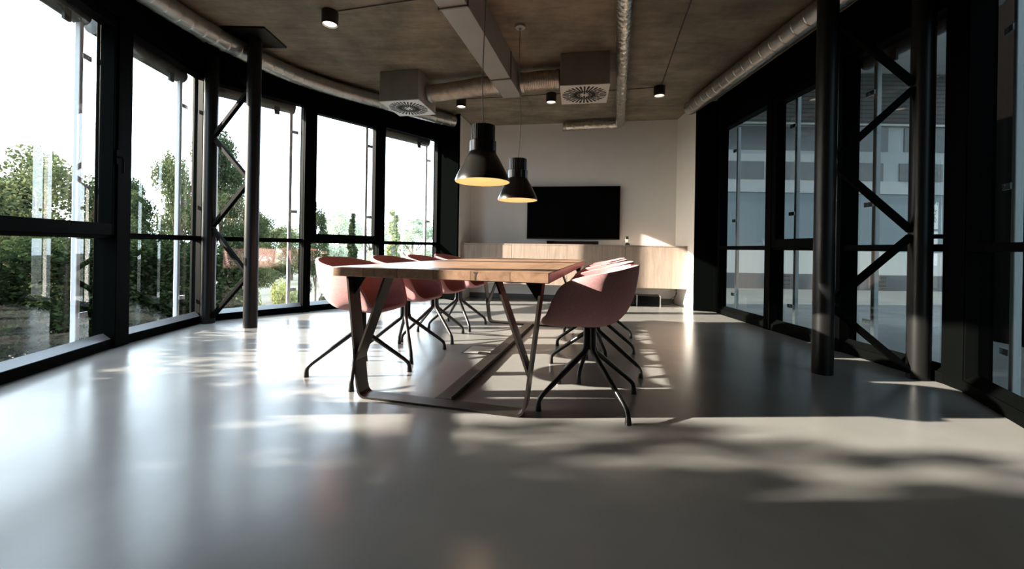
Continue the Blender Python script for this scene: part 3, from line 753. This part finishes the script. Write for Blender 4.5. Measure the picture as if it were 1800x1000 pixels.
# rectangular duct
ra, rb = Vector((-.51, 3.04, 0)), Vector((-.028, 5.01, 0)); rd = (rb-ra).normalized(); rn = Vector((rd.y, -rd.x, 0))
rr = empty('rectangular_duct', ra); tag(rr, 'flat grey rectangular duct hanging under the concrete ceiling', 'duct')
m = MB(); m.frame_box((0,0,0), rd, rn, (0,0,1), (-1.9, -.115, 2.735), ((rb-ra).length, .115, ZC-.002)); m.build('casing', M['sheet'], rr, bevel=.003)
for x_ in (1.47, .1, -1.2):
    m = MB()
    m.frame_box((0,0,0), rd, rn, (0,0,1), (x_-.008, -.127, 2.722), (x_+.008, .127, 2.735)); m.frame_box((0,0,0), rd, rn, (0,0,1), (x_-.008, .115, 2.722), (x_+.008, .127, ZC-.002))
    m.frame_box((0,0,0), rd, rn, (0,0,1), (x_-.008, -.127, 2.722), (x_+.008, -.115, ZC-.002)); m.build('hanger_bracket', M['boxsheet'], rr)
# diffuser boxes
def diffuser(label, c, yaw, hw, hd, zb):
    r = empty('ceiling_vent', (*c, zb), yaw); tag(r, label, 'vent', 'ceiling air diffuser boxes')
    m = MB(); m.box((-hw, -hd, .006), (hw, hd, ZC-zb-.002)); b_ = m.build('plenum_box', M['boxsheet'], r, bevel=.003)
    for s in (-1, 1):
        m = MB(); m.box((s*hw-.004, -hd-.006, .01), (s*hw+.004, hd+.006, ZC-zb-.01)); m.build('flange', M['sheet'], b_)
    m = MB(); m.box((-hw-.006, -hd-.006, -.004), (hw+.006, hd+.006, .006)); g = m.build('grille_plate', M['grille'], r, bevel=.002)
    m = MB(); R = min(hw, hd)*.95
    for k_ in range(32):
        a_ = 2*PI*k_/32; u = (math.cos(a_), math.sin(a_), 0); v_ = (-math.sin(a_), math.cos(a_), 0)
        inner = R*(.10 if k_ % 8 == 0 else (.34 if k_ % 2 else .22))
        segs = [(inner, R*.66), (R*.70, R)] if k_ % 2 else [(inner, R)]
        for s0, s1 in segs:
            wd = .0052+.0075*((s0+s1)/2/R)
            m.frame_box((0,0,0), u, v_, (0,0,1), (s0, -wd, -.0055), (s1, wd, -.0035))
    m.build('grille_slots', M['dark'], g)
diffuser('grey air diffuser box on the ceiling near the left windows, left of the rectangular duct', (-1.365, 5.22), math.radians(-11), .255, .27, 2.655)
diffuser('grey air diffuser box on the ceiling right of the rectangular duct', (.81, 4.69), math.radians(-9), .265, .28, 2.665)
# flexible connectors
def flex(label, pts, r):
    m = spiral_duct('', pts, r, M['flex'], .022, .004, 22); o = m.build('flexible_duct', M['flex'], angle=70); tag(o, label, 'duct', 'flexible duct connectors')
    for q in (0, -1):
        p = Vector(pts[q]); dd = (Vector(pts[1])-Vector(pts[0])).normalized() if q == 0 else (Vector(pts[-2])-Vector(pts[-1])).normalized()
        k_ = MB(); k_.tube([p+dd*.005, p+dd*.04], r+.010, 22); k_.build('clamp_collar', M['galv'], o)
flex('ribbed flexible duct between the left diffuser box and the rectangular duct', [(-1.09, 5.17, 2.83), (-.9, 5.13, 2.835), (-.6, 5.05, 2.85), (-.36, 4.97, 2.86), (-.175, 4.92, 2.86)], .105)
flex('short ribbed flexible duct between the rectangular duct and the right diffuser box', [(.075, 4.84, 2.85), (.22, 4.81, 2.86), (.36, 4.78, 2.865), (.53, 4.74, 2.86)], .105)
# downlights
def downlight(label, x, y):
    r = empty('ceiling_downlight', (x, y, ZC)); tag(r, label, 'lamp', 'black cylinder downlights on the ceiling')
    m = MB(); m.lathe([(0, -.001), (.072, -.001), (.072, -.125), (.068, -.125), (.066, -.105)], n=32); m.build('housing', M['plastic'], r, angle=40)
    m = MB(); m.lathe([(.0665, -.121), (.055, -.108)], n=32); m.build('reflector_ring', M['ledring'], r)
    m = MB(); m.lathe([(.056, -.110), (0, -.110)], n=32); m.build('light_disc', M['led'], r)
DL = [(-1.72, 3.74), (-.772, 5.87), (.512, 5.63), (1.91, 5.33), (1.94, 3.0)]
for l, (x, y) in zip(['black cylinder downlight nearest the camera, left of the rectangular duct', 'black cylinder downlight behind the nearer pendant lamp, by the left diffuser box',
        'black cylinder downlight left of the right diffuser box', 'black cylinder downlight near the right round duct', None], DL):
    if l: downlight(l, x, y)
def wire(label, pts):
    m = MB(); m.tube(pts, .0045, 6); tag(m.build('ceiling_wire', M['cord']), label, 'wire', 'black wires along the ceiling')
zw = ZC-.007
wire('black ceiling wire from the nearest downlight to the rectangular duct', [(-1.645, 3.72, zw), (-.47, 3.42, zw)])
wire('black ceiling wire from the second downlight to the rectangular duct end', [(-.70, 5.86, zw), (-.30, 5.79, zw), (.10, 5.72, zw), (.435, 5.645, zw)])
wire('black ceiling wire between the third downlight and the right downlight', [(.587, 5.61, zw), (1.3, 5.46, zw), (1.835, 5.345, zw)])
wire('long black ceiling wire running forward from the right downlight', [(1.91, 5.25, zw), (1.60, 3.9, zw), (1.25, 2.3, zw)])
jb = empty('junction_box', (-1.03, 3.05+.28, ZC)); tag(jb, 'small round ceiling junction with a loose pale cable end', 'junction box')
m = MB(); m.lathe([(0, -.001), (.045, -.001), (.042, -.02), (0, -.022)], n=20); m.build('cover', M['boxsheet'], jb)
m = MB(); m.tube([(0, 0, -.02), (.02, -.03, -.05), (-.03, -.04, -.06), (-.02, .02, -.05), (.05, .02, -.045), (.13, 0, -.05)], .007, 8); m.build('cable_end', M['steelcord'], jb)

# ------------------------------------------------------------------ outside, right: terrace and neighbouring building
mb = MB(); mb.box((3.35, -4, -.35), (16, 11.2, -.12)); o = mb.build('terrace', M['terrace']); tag(o, kind='structure')
bl = empty('neighbouring_building', (3.3, 11, -.12)); tag(bl, 'white neighbouring building with rows of small dark windows outside the right windows', 'building')
W_ = 9.0
def bpart(name, mat, lo, hi, par=None, off=0): m = MB(); m.box(lo, hi); return m.build(name, mat, par or bl)
bpart('wall_panel', M['bblue'], (-1.2, 0, 1.05), (W_, .3, 2.62))
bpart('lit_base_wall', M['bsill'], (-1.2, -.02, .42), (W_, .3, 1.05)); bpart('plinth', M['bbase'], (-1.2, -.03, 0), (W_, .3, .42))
bpart('beam', M['bwhite'], (-1.2, -.05, 2.62), (W_, .3, 2.95))
fac = bpart('window_band', M['bwhite'], (-1.2, 0, 2.95), (W_, .3, 4.45))
for i in range(6):
    for (z0, z1, dx) in ((2.98, 3.46, 0), (3.78, 4.42, .12)):
        x0 = -.9+i*1.62+dx
        f = bpart('window', M['bwin'], (x0, -.02, z0), (x0+1.18, .05, z1), bl)
bpart('cladding', M['slat'], (-1.2, -.04, 4.5), (W_, .3, 5.85)); bpart('ledge', M['sheet'], (-1.2, -.12, 4.45), (W_, .3, 4.5))
bpart('canopy', M['bcanopy'], (-1.2, -6.5, 5.9), (W_, .3, 6.0))
for i in range(3):
    m = MB(); m.box((1.2+i*2.6, -.06, .06), (1.65+i*2.6, -.03, .40))
    q = m.build('vent_grille', M['slat'], bl)
dk = wall_seg('wall_terrace', (5.6, 4.92), (5.6, -2), -.12, 7.0, .3, M['darkclad'], 1)

# ------------------------------------------------------------------ outside, left: ground and trees
GZ = -3.2
mb = MB(); mb.box((-160, -60, GZ-.2), (60, 240, GZ)); tag(mb.build('ground', M['ground']), kind='structure')
mb = MB(); mb.prism([(-12, 18), (0, 15.5), (14, 20), (16, 40), (-18, 38)], GZ, GZ+.02); tag(mb.build('path', M['paving']), kind='structure')
def foliage_mesh(blobs, n, size, mat, seed):
    rnd = random.Random(seed); m = MB()
    tot = sum(b[3]*b[3] for b in blobs)
    for b in blobs:
        k_ = int(n*b[3]*b[3]/tot)
        for _ in range(k_):
            d = Vector((rnd.gauss(0,1), rnd.gauss(0,1), rnd.gauss(0,1))).normalized()
            rr_ = b[3]*(rnd.random()**.45); p = Vector(b[:3])+Vector((d.x*rr_, d.y*rr_, d.z*rr_*(b[4] if len(b) > 4 else 1)))
            a_ = Vector((rnd.gauss(0,1), rnd.gauss(0,1), rnd.gauss(0,.6))).normalized(); c_ = a_.cross(Vector((rnd.gauss(0,1), rnd.gauss(0,1), rnd.gauss(0,1)))).normalized()
            s = size*rnd.uniform(.6, 1.25)
            m.quad([p-a_*s*.5, p+c_*s*.28, p+a_*s*.5, p-c_*s*.28])
    return m
def tree_mesh(kind, mat, seed, n, size):
    rnd = random.Random(seed); blobs = []
    if kind == 'round':      # unit tree: height 1, crown radius about .33
        for _ in range(26):
            a_ = rnd.uniform(0, 2*PI); h = rnd.uniform(.28, .93); rr_ = .30*math.sin(PI*min(1, max(.15, (h-.12)/.95)))**.6*rnd.uniform(.3, 1)
            blobs.append((rr_*math.cos(a_), rr_*math.sin(a_), h, rnd.uniform(.07, .13), .8))
    elif kind == 'column':
        for i in range(18):
            h = .08+.9*i/17; blobs.append((rnd.uniform(-.02, .02), rnd.uniform(-.02, .02), h, .085*(1.05-h*.75), 1.2))
    else:                    # bush, unit height 1, radius .7
        for _ in range(20):
            a_ = rnd.uniform(0, 2*PI); rr_ = .55*math.sqrt(rnd.random()); h = rnd.uniform(.2, .85)*(1-.5*rr_)
            blobs.append((rr_*math.cos(a_), rr_*math.sin(a_), h, rnd.uniform(.14, .22), .8))
    f = foliage_mesh(blobs, n, size, mat, seed+1)
    t_ = MB()
    if kind == 'round':
        t_.tube([(0,0,0), (.005,0,.2), (-.01,.01,.45), (.01,0,.8)], [.025, .02, .014, .004], 8)
        for b in blobs[::2]: t_.tube([(0, 0, b[2]*.6), (b[0]*.5, b[1]*.5, b[2]*.82), (b[0], b[1], b[2])], [.009, .006, .002], 5)
    elif kind == 'column': t_.tube([(0,0,0), (0,0,.9)], [.02, .004], 6)
    else:
        for b in blobs[::2]: t_.tube([(b[0]*.15, b[1]*.15, 0), (b[0]*.6, b[1]*.6, b[2]*.6), b[:3]], [.02, .012, .004], 5)
    return f, t_
PROTO = {}
def proto(key, kind, mat, seed, n, size, label_cat):
    r = empty({'round': 'tree', 'column': 'cypress_tree', 'bush': 'garden_bush'}[kind]); f, t_ = tree_mesh(kind, mat, seed, n, size)
    f.build('foliage', M[mat], r); t_.build('trunk' if kind != 'bush' else 'stems', M['bark'], r); PROTO[key] = [r, False]
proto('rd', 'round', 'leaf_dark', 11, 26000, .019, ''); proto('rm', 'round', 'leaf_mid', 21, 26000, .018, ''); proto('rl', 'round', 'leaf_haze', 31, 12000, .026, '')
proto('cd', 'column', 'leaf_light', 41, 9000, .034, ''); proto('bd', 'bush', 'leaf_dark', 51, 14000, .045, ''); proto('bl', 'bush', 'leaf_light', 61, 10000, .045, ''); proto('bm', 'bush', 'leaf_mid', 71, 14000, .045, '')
proto('cm', 'column', 'leaf_dark', 81, 9000, .034, '')
def plant(key, px, Y, ztop, width, label, cat, group, rot=0.):
    r, used = PROTO[key]
    o = r if not used else copy_tree(r); PROTO[key][1] = True
    X = (px-900)/F*Y; h = ztop-GZ
    base = {'r': .66, 'c': .2, 'b': 1.4}[key[0]]
    o.location = (X, Y, GZ); s = width/base; o.scale = (s, s, h); o.rotation_euler = (0, 0, rot)
    tag(o, label, cat, group); return o
G1, G2 = 'trees outside the left windows', 'bushes outside the left windows'
def zt(py, Y, px): return H + ((436+.0165*(px-900))-py)/F*Y
T = [('rm', 72, 9.4, 248, 3.5, 'leafy round tree outside the leftmost window'), ('rd', -50, 11.5, 300, 4.2, 'dark broad tree at the left picture edge outside the leftmost window'),
     ('rd', 238, 17.5, 312, 2.9, 'dark leafy tree seen left in the second window'), ('rm', 318, 13.6, 238, 1.9, 'tall slim leafy tree seen right in the second window'),
     ('rd', 388, 17.8, 240, 3.2, 'tall dark tree behind the left truss column'), ('rm', 440, 22.5, 352, 2.6, 'green tree to the right of the left truss post top'),
     ('rm', 482, 29, 383, 3.8, 'sunny small tree right of the left truss column'), ('rd', 556, 21, 345, 1.7, 'narrow dark tree at the left edge of the opening window'),
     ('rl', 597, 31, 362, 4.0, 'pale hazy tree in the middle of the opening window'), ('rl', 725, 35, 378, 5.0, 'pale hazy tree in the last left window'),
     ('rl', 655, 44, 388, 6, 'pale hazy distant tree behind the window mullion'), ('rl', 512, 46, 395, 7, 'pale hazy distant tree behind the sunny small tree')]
for i, (k_, px, Y, py, wd, lb) in enumerate(T): plant(k_, px, Y, zt(py, Y, px), wd, lb, 'tree', G1, i*1.3)
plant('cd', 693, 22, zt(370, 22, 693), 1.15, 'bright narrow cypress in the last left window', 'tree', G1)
plant('cm', 619, 26, zt(376, 26, 619), 1.1, 'dark narrow cypress at the right of the opening window', 'tree', G1, 1)
Bs = [('bm', 60, 5.2, 560, 1.1, 'small lit bush low in the leftmost window'),
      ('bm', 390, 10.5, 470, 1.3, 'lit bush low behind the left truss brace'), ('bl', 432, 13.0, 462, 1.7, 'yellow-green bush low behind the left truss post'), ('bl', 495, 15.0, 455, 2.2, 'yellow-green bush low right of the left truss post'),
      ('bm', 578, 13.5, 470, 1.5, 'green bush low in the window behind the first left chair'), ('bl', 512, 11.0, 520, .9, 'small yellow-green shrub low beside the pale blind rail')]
for i, (k_, px, Y, py, wd, lb) in enumerate(Bs): plant(k_, px, Y, zt(py, Y, px), wd, lb, 'bush', G2, i*.9)
# a tall tree further left, whose shade dapples the near floor
X0, Y0 = -9.0, -1.2
r, used = PROTO['rd']; o = copy_tree(r); o.location = (X0, Y0, GZ); o.scale = (7.0, 6.6, 12.5); tag(o, 'tall dark tree left of the picture that shades the near floor', 'tree', G1)
def hedge(label, pts, n, seed, wid=.55, mat='leaf_hedge'):
    rnd = random.Random(seed); blobs = []
    for (x0, y0, z0), (x1, y1, z1) in zip(pts, pts[1:]):
        L = math.hypot(x1-x0, y1-y0); kx = max(2, int(L/.35))
        for q in range(kx):
            f = q/kx; zt_ = z0+(z1-z0)*f; z = zt_-.35+rnd.uniform(-.15, .12)
            while z > GZ+.2:
                blobs.append((x0+(x1-x0)*f+rnd.uniform(-wid, wid)*.6, y0+(y1-y0)*f+rnd.uniform(-.2, .2), z, rnd.uniform(.38, .55))); z -= .55
    f = foliage_mesh(blobs, n, .11, mat, seed)
    r = empty('garden_hedge', (0, 0, 0)); f.build('foliage', M[mat], r)
    t_ = MB()
    for (x0, y0, z0), (x1, y1, z1) in zip(pts, pts[1:]):
        t_.tube([(x0, y0, GZ), (x0+.05, y0, GZ+1.2), (x0, y0+.05, z0-.4)], [.05, .035, .01], 6)
    t_.build('stems', M['bark'], r); tag(r, label, 'hedge', G2); return r
hedge('dark dense hedge low outside the first two left windows', [(-9.3, 5.6, .75), (-8.6, 7.0, .95), (-7.9, 8.2, .85), (-6.9, 9.3, .8), (-6.4, 10.2, .3)], 95000, 5)
hedge('unseen dark hedge added beyond the left picture edge to shade the floor by the first window', [(-6.0, .0, 1.75), (-6.0, 1.25, 1.75), (-6.0, 1.5, 1.5), (-6.0, 1.8, 1.4), (-6.0, 2.2, 1.5), (-6.0, 3.4, 1.35), (-6.0, 3.9, .9)], 60000, 8, .3)  # out of view, added to keep low sun off the left floor
for key, (r, used) in PROTO.items():
    if not used:
        for c in list(r.children): bpy.data.objects.remove(c)
        bpy.data.objects.remove(r)

# ------------------------------------------------------------------ light
w_ = bpy.data.worlds.new('world'); sc.world = w_; w_.use_nodes = True; nt = w_.node_tree
bg = nt.nodes['Background']
sky = N(nt, 'ShaderNodeTexSky'); sky.sky_type = 'NISHITA'; sky.sun_disc = False; sky.sun_elevation = math.radians(24); sky.sun_rotation = math.radians(-90)
sky.air_density = 1.2; sky.dust_density = 2.5
mixw = N(nt, 'ShaderNodeMixRGB'); mixw.inputs[0].default_value = .72; mixw.inputs[2].default_value = (.72, .87, 1.0, 1)
sca = N(nt, 'ShaderNodeVectorMath', operation='SCALE'); sca.inputs['Scale'].default_value = .12
nt.links.new(sky.outputs[0], sca.inputs[0]); nt.links.new(sca.outputs[0], mixw.inputs[1]); nt.links.new(mixw.outputs[0], bg.inputs[0])
bg.inputs[1].default_value = 8.0
EL = math.radians(19.4); DYDX = .065
sd = bpy.data.lights.new('sun', 'SUN'); sd.energy = 27; sd.color = (1, .90, .77); sd.angle = math.radians(.6)
so_ = bpy.data.objects.new('sun', sd); COL.objects.link(so_)
dirv = Vector((1, DYDX, -math.tan(EL)*math.hypot(1, DYDX))).normalized()
so_.rotation_euler = dirv.to_track_quat('-Z', 'Y').to_euler(); so_.location = (-20, 3, 9)

sc.view_settings.view_transform = 'Standard'
try: sc.view_settings.look = 'None'
except Exception: pass
sc.view_settings.exposure = .32
sc.cycles.use_denoising = True
sc.cycles.max_bounces = 10; sc.cycles.transparent_max_bounces = 24; sc.cycles.diffuse_bounces = 5
sc.cycles.caustics_reflective = False; sc.cycles.caustics_refractive = False
sc.cycles.sample_clamp_indirect = 6
